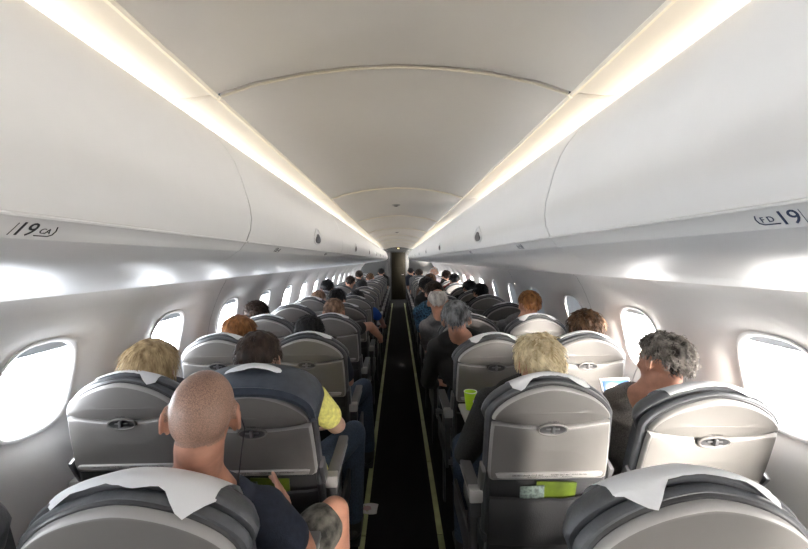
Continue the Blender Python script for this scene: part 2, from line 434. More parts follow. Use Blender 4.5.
# ceiling speaker / spots
for y, lab in ((3.2, 'small dark round speaker in the ceiling, the nearer one'), (6.3, 'small dark round speaker in the ceiling, the farther one')):
    m = MB(); m.tube([(0, 0, .012), (0, 0, 0), (0, 0, -.006)], [.036, .036, .026], 16)
    m.tube([(0, 0, -.006), (0, 0, -.011)], [.02, .012], 12, mi=1)
    tag(m.build('ceiling_speaker', [M_ARM, M_DARKP], loc=(-.01, y, CAMZ + .449)), lab, 'speaker', 'ceiling speakers')
# ------------------------------------------------------------ structure: bulkheads
b = MB()
b.box((0, Y0 - .02, 1.1), (2.9, .06, 2.4)); tag(b.build('wall_back', M_WALL), kind='structure')
for sx, nm in ((-1, 'wall_divider_left'), (1, 'wall_divider_right')):
    b = MB(); b.box((sx * .86, YB, 1.06), (.94, .05, 2.12), bev=.01); b.box((sx * .40, YB - .03, 1.0), (.025, .02, 2.0), bev=.006, mi=1)
    tag(b.build(nm, [M_BULK, M_DARKP]), kind='structure')
b = MB(); b.box((0, YB, 2.02), (.9, .05, .2)); tag(b.build('wall_divider_header', M_BULK), kind='structure')
b = MB(); b.box((0, YEND, 1.1), (2.9, .05, 2.4)); tag(b.build('wall_front', M_BULK), kind='structure')
d = empty('door_1', (.02, YEND - .03, 0)); tag(d, kind='structure')
m = MB(); m.box((0, 0, .95), (.56, .03, 1.88), bev=.006); m.box((0, -.02, 1.55), (.40, .012, .5), bev=.004); m.box((0, -.02, .75), (.40, .012, .8), bev=.004); m.build('door_panel', M_DOOR, d)
m = MB()
for sx in (-1, 1): m.box((sx * .30, -.01, .97), (.035, .05, 1.94), bev=.005)
m.box((0, -.01, 1.93), (.63, .05, .035), bev=.005); m.build('door_frame', M_DARKP, d)
m = MB(); m.tube([(.2, -.03, 1.0), (.2, -.06, 1.0), (.12, -.06, 1.0)], .012, 8); m.build('door_handle', M_METAL, d)
m = MB(); m.box((0, 0, 0), (.07, .03, .035), bev=.008); m.box((0, -.014, 0), (.055, .01, .025), bev=.006, mi=1)
tag(m.build('exit_light', [M_DARKP, M_SPOT], loc=(.02, YB - .045, 1.985)), 'small yellow glowing light above the far doorway', 'light')
g = empty('galley_unit', (-.62, YEND - .45, 0)); tag(g, 'dark galley cabinet beside the far doorway', 'galley')
m = MB(); m.box((0, 0, .95), (.62, .6, 1.9), bev=.01); m.build('cabinet_body', M_DARKP, g)
for z in (.45, 1.2): m = MB(); m.box((0, -.31, z), (.5, .02, .6), bev=.006); dd = m.build('cabinet_door', M_BULK, g)

# ------------------------------------------------------------ seats
def arch(wb, wm, zb, zm, zt, n=2.15, N=24, sag=0.0, rb=.03, split=None):
    """outline (x,z) ccw: bottom, right side up, arch, left side down"""
    pts = []
    for k in range(5): a = -math.pi / 2 + math.pi / 2 * k / 4; pts.append((wb - rb + rb * math.cos(a), zb + rb + rb * math.sin(a)))
    pts.append(((wb + wm) / 2 + .002, (zb + zm) / 2))
    for k in range(N + 1):
        a = math.pi * k / N; c, s_ = math.cos(a), math.sin(a)
        pts.append((wm * math.copysign(abs(c) ** (2 / n), c), zm + (zt - zm) * abs(s_) ** (2 / n)))
    pts.append((-(wb + wm) / 2 - .002, (zb + zm) / 2))
    for k in range(5): a = math.pi + math.pi / 2 * k / 4; pts.append((-wb + rb + rb * math.cos(a), zb + rb + rb * math.sin(a)))
    return pts
def dome(mb, outl, prof, mi=0, cen=None, mis=None):
    """prof: (inset metres, y)"""
    cx = sum(p[0] for p in outl) / len(outl); cz = sum(p[1] for p in outl) / len(outl)
    if cen: cx, cz = cen
    hw = max(abs(p[0] - cx) for p in outl); hh = (max(p[1] for p in outl) - min(p[1] for p in outl)) / 2
    rings = []
    for ins, y in prof:
        fx = max(.02, 1 - ins / hw); fz = max(.02, 1 - ins / hh)
        rings.append([Vector((cx + (x - cx) * fx, y, cz + (z - cz) * fz)) for x, z in outl])
    n = len(outl)
    for i in range(len(rings) - 1):
        mm = mis[i] if mis else mi
        fs = []
        for j in range(n): a = j; b_ = (j + 1) % n; fs.append((a, b_, b_ + n, a + n))
        mb.add(rings[i] + rings[i + 1], fs, mm)
    mb.add(rings[0], [tuple(range(n))[::-1]], mis[0] if mis else mi); mb.add(rings[-1], [tuple(range(n))], mis[-1] if mis else mi)
REC = R(11); PIV = Vector((0, .107, .45))
def sagz(x, w): return .990 + .026 * (x / w) ** 2
def upper_outline(w=.211):
    pts = []
    for k in range(13): x = -w + 2 * w * k / 12; pts.append((x, sagz(x, w) + (.0 if 0 < k < 12 else .004)))
    for k in range(1, 28):
        a = math.pi * k / 28; c, s_ = math.cos(a), math.sin(a)
        pts.append(((w + .001) * math.copysign(abs(c) ** (2 / 1.65), c), 1.018 + .124 * abs(s_) ** (2 / 1.65)))
    return pts
def lower_outline(w=.211, wb=.219, zb=.770):
    pts = []
    for k in range(13): x = w - 2 * w * k / 12; pts.append((x, sagz(x, w) - .0055 - (.004 if k in (0, 12) else 0)))
    pts += [(-w - .003, .97), (-w - .006, .90), (-wb, .80), (-wb + .004, .778), (-wb + .016, zb)]
    pts += [(wb - .016, zb), (wb - .004, .778), (wb, .80), (w + .006, .90), (w + .003, .97)]
    return pts[::-1]
SHP = [(.0, .012), (.0, .002), (.003, -.004), (.007, -.0075), (.011, -.009), (.05, -.013), (.10, -.0155), (.15, -.017)]
SHM = [1, 1, 1, 0, 0, 0, 0, 0]  # outer bevel rings take the lighter edge colour as a painted highlight
def paper_mesh(seed, w, rear, skew, fold):
    rnd = random.Random(seed); mb = MB(); rings = []
    cols = 22
    for i in range(cols + 1):
        u = -1 + 2 * i / cols; x = u * w + skew * .0
        q = min(.97, abs(x) / .241)
        zt = 1.02 + .142 * (1 - q ** 1.65) ** (1 / 1.65)
        rr = rear + rnd.uniform(-.0015, .0015) + sum(a_ * max(0, 1 - abs(u - c_) / w_) for c_, a_, w_ in fold)
        rip = .0015 * math.sin(u * 9 + seed)
        path = [(.050, .0055), (.040, .001), (.027, -.004), (.014, -.008), (.002, -.016), (-.012, -.030), (-.022, -.045), (-.024, -.075)]
        def at(L):
            for (a0, b0), (a1, b1) in zip(path, path[1:]):
                d = math.hypot(a1 - a0, b1 - b0)
                if L <= d: return (a0 + (a1 - a0) * L / d, zt + b0 + (b1 - b0) * L / d)
                L -= d
            return (path[-1][0], zt + path[-1][1])
        ln = [(.164, zt - .17), (.162, zt - .10), (.152, zt - .070), (.132, zt - .044), (.104, zt - .017), (.075, zt + .0025), (.062, zt + .0055)] + [at(rr * q_) for q_ in (0, .25, .5, .75, 1)]
        rings.append([Vector((x + (.012 * skew if k > 8 else 0), y, z)) for k, (y, z) in enumerate(ln)])
    mb.loft(rings, cap=False, closed=False)
    me = mb.mesh('headrest_cover', normals=False); me.materials.append(M_PAPER); return me
PAPERS = [paper_mesh(1, .140, .008, .3, [(-.78, .040, .3), (.80, .030, .35)]), paper_mesh(2.2, .135, .006, -.3, [(-.3, .01, .5)]), paper_mesh(3.7, .14, .004, .2, [(.75, .022, .4)]), paper_mesh(5.1, .12, .003, 0, [(.8, .040, .35)]), paper_mesh(4.4, .165, .006, .3, [(.70, .055, .30), (-.9, .020, .15), (.1, .014, .35)])]
PAPER_BIG = paper_mesh(6.3, .155, .004, .25, [(-.66, .052, .28), (.9, .035, .2)])
STRIPT = text_mesh('LIFE VEST UNDER YOUR SEAT            FASTEN SEAT BELT WHILE SEATED', .0085, .0002)
STRIPT2 = text_mesh('USE BOTTOM CUSHION FOR FLOTATION         NO SMOKING', .006, .0002)
OPENT = text_mesh('TO OPEN', .0085, .0002)
def txt(me, mtx, mi=0, mb=None):
    mb = mb or MB(); mb.add([mtx @ v.co for v in me.vertices], [tuple(p.vertices) for p in me.polygons], mi); return mb
BACKFACE = Matrix(((1, 0, 0, 0), (0, 0, -1, 0), (0, 1, 0, 0), (0, 0, 0, 1)))  # text plane -> faces -y
def P_(o): o.location = PIV; return o
def shift(mb): mb.v = [(x - PIV.x, y - PIV.y, z - PIV.z) for x, y, z in mb.v]; return mb
def unrec(mb):  # parts are authored upright with rear face at y=0: move so that reclined rear face is at y=0 for z=1.0
    return mb
def back_part(mb, name, mats, parent, sub=False, **kw):
    # authored with rear face around y=0; pivot below
    mb.v = [(x, y, z - .45) for x, y, z in mb.v]
    o = mb.build(name, mats, parent, **kw)
    if not sub: o.location = PIV; o.rotation_euler = (REC, 0, 0)
    return o
BACKNAMES = ('upper_shell', 'lower_shell', 'backrest', 'headrest', 'placard', 'headrest_cover', 'literature_pocket', 'safety_card', 'tray_latch', 'side_wing')
def make_seat(detail=True, aisle=True):
    root = empty('airline_seat')
    m = MB(); dome(m, upper_outline(), SHP, mis=SHM, cen=(0, 1.05)); us = back_part(m, 'upper_shell', [M_SHELL, M_SHELLR], root)
    m = MB(); dome(m, lower_outline(), SHP, mis=SHM, cen=(0, .90)); ls = back_part(m, 'lower_shell', [M_SHELL, M_SHELLR], root)
    # backrest cushion
    m = MB(); dome(m, arch(.222, .219, .50, 1.02, 1.150, 1.65, rb=.04), [(.004, .012), (0, .016), (0, .028), (.006, .033)], mi=1)
    dome(m, arch(.234, .231, .50, 1.02, 1.154, 1.65, rb=.04), [(.012, .015), (.003, .018), (0, .023), (0, .037), (.004, .042), (.020, .046), (.03, .11), (.08, .12)])
    back_part(m, 'backrest', [M_LEATH, M_DARKP], root)
    # headrest
    m = MB(); hr = arch(.20, .240, .93, 1.02, 1.163, 1.65, rb=.03)
    dome(m, hr, [(.020, .046), (.005, .048), (0, .054), (.001, .066), (.008, .082), (.024, .105), (.05, .122), (.08, .132)]); back_part(m, 'headrest', [M_LEATH], root)
    if detail:
        # latch dish & knob
        m = MB(); N = 28
        def er(rx, rz, y): return [Vector((rx * math.cos(a), y, .985 + rz * math.sin(a) - (.0 if math.sin(a) > 0 else .002))) for a in [2 * math.pi * j / N for j in range(N)]]
        m.loft([er(.054, .0235, -.010), er(.054, .0235, -.018), er(.050, .020, -.0195), er(.047, .0175, -.0165)], cap=False, mi=0)
        m.loft([er(.047, .0175, -.0165), er(.02, .006, -.0135)], cap=False, mi=1); m.add(er(.02, .006, -.0135), [tuple(range(N))], 1)
        la = back_part(m, 'tray_latch', [M_SHELL, M_DARKP], us, sub=True)
        m = MB(); m.box((0, -.022, .988), (.012, .012, .027), bev=.004); m.box((0, -.018, .988), (.05, .004, .006), bev=.002); back_part(m, 'latch_knob', M_METAL, us, sub=True)
        m = txt(OPENT, Matrix.Translation((0, -.0172, 1.0155)) @ BACKFACE); back_part(m, 'lettering', M_INK, us, sub=True, smooth=False, normals=False)
        m = MB(); o = [(x, z) for x, z in [(-.195, .807), (-.19, .794), (-.17, .790), (.17, .790), (.19, .794), (.195, .807), (.18, .810), (-.18, .810)]]
        dome(m, o, [(0, -.008), (0, -.0185), (.002, -.0205)]); pl = back_part(m, 'placard', M_SHELLR, ls, sub=True)
        m = txt(STRIPT, Matrix.Translation((0, -.0212, .804)) @ BACKFACE); txt(STRIPT2, Matrix.Translation((0, -.0212, .7965)) @ BACKFACE, mb=m)
        back_part(m, 'lettering', M_INK, ls, sub=True, smooth=False, normals=False)
    # pocket
    m = MB(); rings = []
    for z, dy, hw in ((.48, .0, .20), (.50, -.014, .212), (.56, -.028, .215), (.64, -.034, .215), (.695, -.032, .217), (.715, -.026, .219), (.718, -.016, .219), (.70, -.004, .215)):
        rings.append([Vector((-hw + 2 * hw * j / 10, dy - .010 * math.sin(math.pi * j / 10) + .003 * math.sin(j * 2.2 + z * 40), z - .010 * math.sin(math.pi * j / 10) * (z > .69))) for j in range(11)])
    m.loft(rings, cap=False, closed=False); m.box((0, .012, .62), (.42, .012, .36), bev=.004)
    back_part(m, 'literature_pocket', M_BLACKF, root, normals=False)
    if detail:
        m = MB(); m.box((.03, -.008, .678), (.15, .004, .17), rot=(0, R(3), 0), bev=.001); m.box((-.055, -.014, .668), (.09, .003, .17), rot=(0, R(-2), 0), mi=1, bev=.001)
        back_part(m, 'safety_card', [M_CARDG, M_CARDW], root)
        # hinges
        for sx in (-1, 1):
            m = MB(); m.box((sx * .236, .03, .76), (.016, .05, .12), rot=(R(15), 0, 0), bev=.006); back_part(m, 'hinge_cover', M_METAL, root)
    # seat cushion
    m = MB(); m.box((0, .36, .425), (.45, .47, .10), bev=.03); m.box((0, .58, .40), (.44, .06, .09), bev=.025); m.build('seat_cushion', M_LEATH, root)
    m = MB()
    for y in (.2, .48): m.tube([(-.255, y, .345), (.255, y, .345)], .022, 10)
    m.box((-.17, .34, .345), (.02, .34, .05)); m.box((.17, .34, .345), (.02, .34, .05)); m.build('seat_frame', M_METAL, root)
    if detail:
        for y0, y1 in ((.2, .12), (.48, .50)):
            m = MB(); m.tube([(.15, y0, .34), (.15, (y0 + y1) / 2, .15), (.15, y1, .02)], [.02, .016, .02], 8); m.box((.15, y1, .012), (.05, .07, .022), bev=.004); m.build('leg', M_METAL, root)
        m = MB(); m.box((0, .38, .30), (.30, .22, .035), bev=.008); m.build('life_vest_pouch', M_BLACKF, root)
    for sx in ((-1, 1) if aisle else (1,)):
        m = MB(); xx = sx * .257
        m.box((xx, .27, .695), (.048, .36, .028), bev=.011, mi=1); m.box((xx, .27, .672), (.040, .34, .03), bev=.006)
        m.box((xx, .095, .685), (.052, .050, .050), bev=.009); m.box((xx, .11, .635), (.046, .055, .075), bev=.009, mi=2); m.box((xx, .15, .53), (.030, .05, .28), bev=.008, mi=2)
        m.build('armrest', [M_ARM, M_ARMPAD, M_DARKP], root)
    if aisle:
        m = MB(); m.box((.262, .36, .40), (.018, .46, .13), bev=.007); m.box((.262, .30, .20), (.014, .05, .32), bev=.004); m.build('side_fairing', M_DARKP, root)
    return root
def copy_tree(o, parent=None, skip=()):
    c = o.copy(); COL.objects.link(c)
    if parent: c.parent = parent
    for ch in CH.get(o.name, []):
        if ch.name.split('.')[0] in skip: continue
        copy_tree(ch, c, skip)
    return c
CH = {}
def index(o):
    L = [c for c in bpy.data.objects if c.parent == o]; CH[o.name] = L
    for c in L: index(c)
PR = {}
for key, (dt, ai) in {'ad': (True, True), 'wd': (True, False), 'af': (False, True), 'wf': (False, False)}.items():
    PR[key] = make_seat(dt, ai); index(PR[key])
USED = set()
AX, WX = .54, 1.054
SEATS = {}
def place_seat(side, pos, row, y, label, rec=None, yaw=0, paper=0, far=False, dx=0):
    key = ('a' if pos == 'aisle' else 'w') + ('f' if far else 'd'); p = PR[key]
    if key in USED: s = copy_tree(p)
    else: s = p; USED.add(key)
    index(s)
    sx = -1 if side == 'left' else 1
    x = sx * (AX if pos == 'aisle' else WX) + dx
    s.location = (x, y, 0); s.rotation_euler = (0, 0, yaw)
    for c in CH[s.name]:
        if sx > 0 or pos == 'window':
            pass
        nm = c.name.split('.')[0]
        if nm in BACKNAMES + ('hinge_cover',) and rec is not None: c.rotation_euler = (R(rec), 0, 0)
        # mirror aisle hardware for the right block, and the window armrest
        if nm in ('armrest', 'side_fairing', 'leg', 'seat_frame'):
            inner = (sx < 0) if pos == 'aisle' else (sx > 0)
            c.scale = (1 if inner else -1, 1, 1)
    if paper is not None:
        o = bpy.data.objects.new('headrest_cover', PAPER_BIG if paper == 'big' else PAPERS[paper % 5]); COL.objects.link(o); o.parent = s
        o.location = PIV; o.rotation_euler = (R(rec) if rec is not None else REC, 0, 0); o['label'] = 'white paper headrest cover'
    tag(s, label, 'seat', 'grey airline seats in rows')
    SEATS[(side, pos, row)] = s
    return s
for me in PAPERS + [PAPER_BIG]:
    for v in me.vertices: v.co.z -= .45
LY = [.80] + [1.49 + .79 * k for k in range(15)]
RY = [.70] + [1.37 + .79 * k for k in range(15)]
# ------------------------------------------------------------ people
def hand(mb, wpos, fdir, pn, side, curl=.45, spread=.9, s=1.0, point=None):
    f = Vector(fdir).normalized(); n_ = Vector(pn); n_ = (n_ - f * n_.dot(f)).normalized(); lat = f.cross(n_) * side   # lat points to thumb side
    w0 = Vector(wpos); kn = []
    for i, (o, L) in enumerate(((.030, .072), (.010, .080), (-.010, .075), (-.029, .060))):
        k = w0 + f * (.082 - .004 * abs(i - 1)) * s + lat * o * s; kn.append(k)
        mb.cap(w0 + f * .012 + lat * o * .5 * s, .017 * s, k, .0125 * s, 8)
        d = f.copy(); p = k; c = curl if not (point is not None and i in point) else .06
        for j, (fr, r0, r1) in enumerate(((.45, .0105, .0095), (.31, .0095, .0088), (.24, .0088, .0075))):
            ax = f.cross(n_); ang = c * (.8 + .35 * j)
            d = (d * math.cos(ang) + (n_ * f.dot(d) - f * n_.dot(d)).normalized() * math.sin(ang)).normalized()
            q = p + d * L * fr * s; mb.cap(p, r0 * s, q, r1 * s, 8); p = q
    t0 = w0 + f * .025 * s + lat * .022 * s + n_ * .004; t1 = t0 + (f * .55 + lat * .75 + n_ * .35).normalized() * .042 * s; t2 = t1 + (f * .85 + lat * .35 + n_ * .4).normalized() * .032 * s; t3 = t2 + (f * .95 + lat * .05 + n_ * .4).normalized() * .026 * s
    mb.cap(t0, .015 * s, t1, .0125 * s, 8); mb.cap(t1, .0115 * s, t2, .0105 * s, 8); mb.cap(t2, .0105 * s, t3, .0085 * s, 8)
def head_parts(mb, M, fine=True, wide=1.0):
    def T(p): return M @ Vector(p)
    def E(c, r, rot=(0, 0, 0)):
        k = len(mb.v); mb.ell(c, r, rot, 24, 16)
        mb.v[k:] = [tuple(M @ Vector(v)) for v in mb.v[k:]]
    E((0, -.012, .028), (.0765 * wide, .098, .088)); E((0, -.035, .012), (.071 * wide, .072, .070)); E((0, .030, -.02), (.064 * wide, .066, .075)); E((0, .046, -.070), (.045 * wide, .044, .042)); E((0, .030, -.06), (.056 * wide, .045, .042))
    E((0, .082, .022), (.045, .014, .012)); E((0, .098, -.018), (.011, .017, .024), (R(-20), 0, 0)); E((0, .108, -.030), (.0155, .013, .011))
    E((0, .088, -.058), (.024, .011, .0075)); E((0, .086, -.069), (.021, .012, .008)); E((0, .084, -.095), (.019, .017, .015))
    for s in (-1, 1):
        E((s * .045, .060, -.022), (.020, .022, .020))
        # ear: helix ring, lobe and concha plate
        c = Vector((s * .0715 * wide, -.006, -.004)); pts = []
        for k in range(15):
            a = R(-70) + R(290) * k / 14
            pts.append(T(c + Vector((s * (.013 + .007 * math.cos(a + .6)), -.004 - .0165 * math.cos(a) * 1.0, .031 * math.sin(a) + .003))))
        mb.tube(pts, [.0055 + .0018 * math.sin(math.pi * k / 14) for k in range(15)], 8)
        E(c + Vector((s * .006, .001, -.003)), (.0085, .0150, .029), (0, 0, R(-18) * s)); E(c + Vector((s * .008, .004, -.027)), (.0075, .0095, .011))
def hair_cap(M, mb, t=.012, nape=-.55, front=.42, side=-.08, rough=.004, seed=0, wide=1.0, top=0.0, scale=18, crown=.9998):
    """top of the head shell; returns sampling function"""
    off = Vector((seed * 3.1, seed, 0))
    def low(phi):  # phi: 0 = front, pi = back
        c = math.cos(phi); a = abs((phi + math.pi) % (2 * math.pi) - math.pi)
        if a < R(55): return front
        if a < R(80): return front + (side - front) * (a - R(55)) / R(25)
        if a < R(115): return side
        return side + (nape - side) * min(1, (a - R(115)) / R(30))
    def pt(phi, el, extra=0):
        d = Vector((math.cos(el) * math.sin(phi), math.cos(el) * math.cos(phi), math.sin(el)))
        hgt = math.sin(el)
        r = Vector((.078 * wide, .100, .090 + top)); base = Vector((d.x * r.x, d.y * r.y - .014, d.z * r.z + .026))
        if d.z < 0: base.y += .012 * d.z * (-1 if d.y < 0 else 0); 
        nrm = Vector((d.x / r.x, d.y / r.y, d.z / r.z)).normalized()
        return base, nrm
    NP, NR = 56, 22; rings = []; inner = []
    for i in range(NR + 1):
        ring = []
        for j in range(NP):
            phi = 2 * math.pi * j / NP; lo = math.asin(max(-.95, min(.95, low(phi)))); e0 = math.asin(crown); el = e0 + (min(lo, e0 - .02) - e0) * (i / NR)
            b, n_ = pt(phi, el); edge = min(1, (NR - i) / 4.0)
            k = t * (.25 + .75 * edge) + rough * noise.noise(b * scale * 3 + off) * 2 * edge + rough * .6 * noise.noise(Vector((phi * 9, el * 2, seed))) * edge
            ring.append(M @ (b + n_ * k))
        rings.append(ring)
    mb.loft(rings, cap=False)
    if crown > .99: mb.add(rings[0], [tuple(range(NP))])
    inn = [[M @ (lambda b, n_: b - n_ * .004)(*pt(2 * math.pi * j / NP, math.asin(max(-.95, min(.95, low(2 * math.pi * j / NP)))))) for j in range(NP)]]
    mb.loft([rings[-1], inn[0]], cap=False)
    return low, pt
def strands(M, mb, low, pt, n, length, rad, t, seed, up=.3, down=1.0, curl=0.0, mess=.3, dirb=(0, -.3, -1), segs=5, crown=1.0):
    rnd = random.Random(seed); inv = M.to_3x3()
    for _ in range(n):
        phi = rnd.uniform(0, 2 * math.pi); lo = low(phi); sz = rnd.uniform(min(lo + .04, crown - .02), crown); el = math.asin(min(.999, max(-.95, sz)))
        b, n_ = pt(phi, el); p = b + n_ * (t * .6); L = length * rnd.uniform(.6, 1.2)
        tang = Vector((b.x, b.y + .02, 0)); tang = tang.normalized() if tang.length > 1e-4 else Vector((0, -1, 0))
        flow = (tang * max(.1, n_.z) + Vector((0, 0, -1)) * (1.05 - max(0, n_.z)) + Vector(dirb) * .2).normalized()
        d = (n_ * up + flow * down + Vector((rnd.uniform(-1, 1), rnd.uniform(-1, 1), rnd.uniform(-1, 1))) * mess).normalized()
        pts = []; ph = rnd.uniform(0, 6.28); side = n_.cross(d).normalized() if n_.cross(d).length > .01 else Vector((1, 0, 0))
        for k in range(segs + 1):
            q = k / segs
            pts.append(M @ (p + side * curl * math.sin(ph + q * 5) + n_ * curl * .6 * math.cos(ph + q * 4)))
            p = p + d * L / segs
            d = (d + Vector((0, 0, -.16)) * down).normalized()
            # keep outside the skull
            e = Vector((p.x / (.078 + t * .55), (p.y + .014) / (.100 + t * .55), (p.z - .026) / (.090 + t * .55)))
            if e.length < 1 and p.z > -.03: p = Vector((e.x * (.078 + t * .55), e.y * (.100 + t * .55), e.z * (.090 + t * .55))) / e.length + Vector((0, -.014, .026))
        rr = rad * rnd.uniform(.7, 1.3)
        mb.tube(pts, [rr * (1 - .75 * (k / segs) ** 2) for k in range(segs + 1)], 4, cap=False, flat=.6)
HAIRM = {}
def hairmat(name, c1, c2, rough=.45):
    m = mat('hair_' + name, c1, rough, noise_amt=.3, noise_scale=38, stretch=(1, 1, .35), bump=.5, bump_scale=240, col2=c2, spec=.25); HAIRM[name] = m; return m
hairmat('blonde', (.33, .22, .11), (.62, .48, .28)); hairmat('platinum', (.62, .47, .24), (.88, .78, .55)); hairmat('auburn', (.20, .075, .025), (.42, .19, .07))
hairmat('darkbrown', (.018, .010, .008), (.055, .034, .025)); hairmat('black', (.006, .006, .008), (.018, .017, .02)); hairmat('grey', (.07, .075, .08), (.30, .31, .33))
hairmat('greybrown', (.045, .035, .03), (.42, .38, .34)); hairmat('brown', (.06, .032, .017), (.20, .11, .06)); hairmat('lightbrown', (.14, .08, .05), (.34, .21, .14)); hairmat('white', (.50, .48, .46), (.78, .76, .73))
def cloth(name, c, **k):
    return mat('cloth_' + name, c, .85, noise_amt=k.get('na', .15), noise_scale=k.get('ns', 60), bump=.5, bump_scale=k.get('bs', 300), col2=k.get('c2'))
C_NAVY = cloth('navy', (.018, .024, .042)); C_YEL = cloth('yellow', (.80, .76, .22)); C_BLK = cloth('black', (.012, .012, .013)); C_KNIT = cloth('knit', (.014, .014, .015), na=.6, ns=220, c2=(.028, .028, .028))
C_PAT = cloth('patterned', (.13, .12, .11), na=.5, ns=420, c2=(.24, .22, .20)); C_BLU = cloth('blue', (.02, .10, .42)); C_GRY = cloth('grey', (.14, .14, .15)); C_WHT = cloth('white', (.6, .6, .62)); C_BPAT = cloth('blue_print', (.012, .03, .07), na=.8, ns=60, c2=(.05, .15, .26)); C_CAMO = cloth('camo', (.04, .04, .035), na=.7, ns=24, c2=(.15, .14, .12)); C_RED = cloth('wine', (.16, .03, .03)); C_BRN = cloth('brown', (.13, .08, .06))
STYLE = {
 'bob': dict(t=.016, nape=-.80, side=-.75, front=.50, rough=.002, n=1300, length=.075, rad=.0022, up=.02, mess=.08, curl=.001),
 'messy': dict(t=.012, nape=-.66, side=-.20, front=.40, rough=.009, n=750, length=.055, rad=.0042, up=.16, mess=.34, curl=.007),
 'curly': dict(t=.011, nape=-.60, side=-.05, front=.45, rough=.008, n=1700, length=.030, rad=.0022, up=.40, mess=.65, curl=.008),
 'short': dict(t=.009, nape=-.58, side=-.02, front=.45, rough=.003, n=900, length=.024, rad=.0017, up=.35, mess=.28, curl=.001),
 'full': dict(t=.016, nape=-.62, side=-.10, front=.42, rough=.004, n=900, length=.035, rad=.0021, up=.30, mess=.25, curl=.002),
 'long': dict(t=.015, nape=-.85, side=-.80, front=.52, rough=.003, n=700, length=.14, rad=.0024, up=.05, mess=.08, curl=.002),
 'fringe': dict(crown=.74, t=.008, nape=-.55, side=-.02, front=.60, rough=.002, n=500, length=.016, rad=.0016, up=.3, mess=.3, curl=.001),
}
def person(label, side, pos, row, head, rot, style, hcol, shirt, trous, skin=None, arms={}, fine=False, sleeve='short', legs=None, shorts=False, wide=1.0, hn=1.0, chest=None, group='seated passengers', sh_dx=(.0, .0), cordcol=None, shw=.0, bald_top=None, hs=1.0, slv=.62):
    skin = skin or M_SKIN
    sx = -1 if side == 'left' else 1
    X0 = sx * (AX if pos == 'aisle' else WX); Y_ = (LY if side == 'left' else RY)[row]
    root = empty('person', (X0, Y_, 0))
    H = Vector(head) - Vector((X0, Y_, 0))
    MH = Matrix.Translation(H) @ Matrix.Rotation(R(rot[0]), 4, 'Z') @ Matrix.Rotation(R(-rot[1]), 4, 'X') @ Matrix.Rotation(R(rot[2]), 4, 'Y') @ Matrix.Scale(hs, 4)
    pel = Vector((0, .34, .56)); ch = Vector(chest) - Vector((X0, Y_, 0)) if chest else Vector((H.x * .55, .265, H.z - .285))
    if pos == 'window' and ch.x * sx > -.02: ch.x = -.02 * sx
    if row >= 5: MH = Matrix.Translation((0, 0, -.035)) @ MH
    nb = ch + Vector((H.x * .1, -.01, .145)); ht = MH @ Vector((0, -.022, -.055))
    shy = ch.y - .005; SH = {s: Vector((ch.x + s * (.168 + shw), shy, ch.z + .095 + sh_dx[0 if s < 0 else 1])) for s in (-1, 1)}
    A = {}
    for s in (-1, 1):
        if s in arms: A[s] = [Vector(a) - Vector((X0, Y_, 0)) for a in arms[s][:2]] + [Vector(arms[s][2]), Vector(arms[s][3])] + list(arms[s][4:])
        else: A[s] = [Vector((ch.x * .5 + s * .205, .33, .77)), Vector((s * .085, .54, .675)), Vector((-s * .35, 1, -.12)), Vector((0, .1, -1)), .3]
    KN = {s: Vector((s * .115, .735, .575)) for s in (-1, 1)}; AN = {s: Vector((s * .12, .70, .11)) for s in (-1, 1)}
    if legs:
        for s in legs: KN[s] = Vector(legs[s][0]) - Vector((X0, Y_, 0)); AN[s] = Vector(legs[s][1]) - Vector((X0, Y_, 0))
    def torso(mb, o=0):
        mb.cap(pel + Vector((-.07, 0, 0)), .115 + o, pel + Vector((.07, 0, 0)), .115 + o)
        mid = (pel + ch) / 2
        mb.ell(mid, (.145 + o, .112 + o, .16 + o)); mb.ell(ch, (.160 + o, .112 + o, .165 + o))
        for s in (-1, 1):
            mb.cap(ch + Vector((s * .06, 0, .06)), .095 + o, SH[s], .056 + o); mb.cap(nb + Vector((0, 0, .0)), .052 + o, SH[s] + Vector((-s * .02, 0, .008)), .048 + o)
    vox = .0055 if fine else .010
    b = MB(); torso(b); b.cap(nb + Vector((0, 0, -.04)), .064, (nb + ht) / 2, .056); b.cap((nb + ht) / 2, .056, ht, .054)
    head_parts(b, MH, fine, wide)
    for s in (-1, 1): b.cap(nb.lerp(ht, .55) + Vector((s * .012, -.012, 0)), .046, nb + Vector((s * .085, -.01, -.015)), .048)
    for s in (-1, 1):
        el, wr = A[s][0], A[s][1]
        b.cap(SH[s], .050, SH[s].lerp(el, .5), .045); b.cap(SH[s].lerp(el, .5), .045, el, .036); b.cap(el, .037, el.lerp(wr, .35), .038); b.cap(el.lerp(wr, .35), .038, wr, .025)
        hand(b, wr, A[s][2], A[s][3], s, A[s][4] if len(A[s]) > 4 else .4, point=A[s][5] if len(A[s]) > 5 else None)
        hp = pel + Vector((s * .085, .02, -.015)); b.cap(hp, .082, KN[s], .056); b.cap(KN[s], .056, KN[s].lerp(AN[s], .35), .056); b.cap(KN[s].lerp(AN[s], .35), .056, AN[s], .036)
    me = remesh(b, vox, 5 if fine else 3)
    o = link('body', me, [skin, M_STUB], root)
    if style == 'bald':
        inv = MH.inverted()
        for p in me.polygons:
            q = inv @ p.center
            a = abs(math.degrees(math.atan2(q.x, q.y)))
            lim = .055 if a < 60 else (-.002 if a < 110 else -.045)
            if q.z > lim and not (abs(q.x) > .079) : p.material_index = 1
    # eyes
    for s in (-1, 1):
        e = MB(); e.ell(MH @ Vector((s * .031, .080, .004)), (.0118, .0118, .0118), None, 12, 8); e.ell(MH @ Vector((s * .031, .0895, .004)), (.0052, .0052, .0052), None, 10, 8, mi=1); e.build('eye', [M_EYE, M_INK], root)
    # garments
    g = MB(); torso(g, .013)
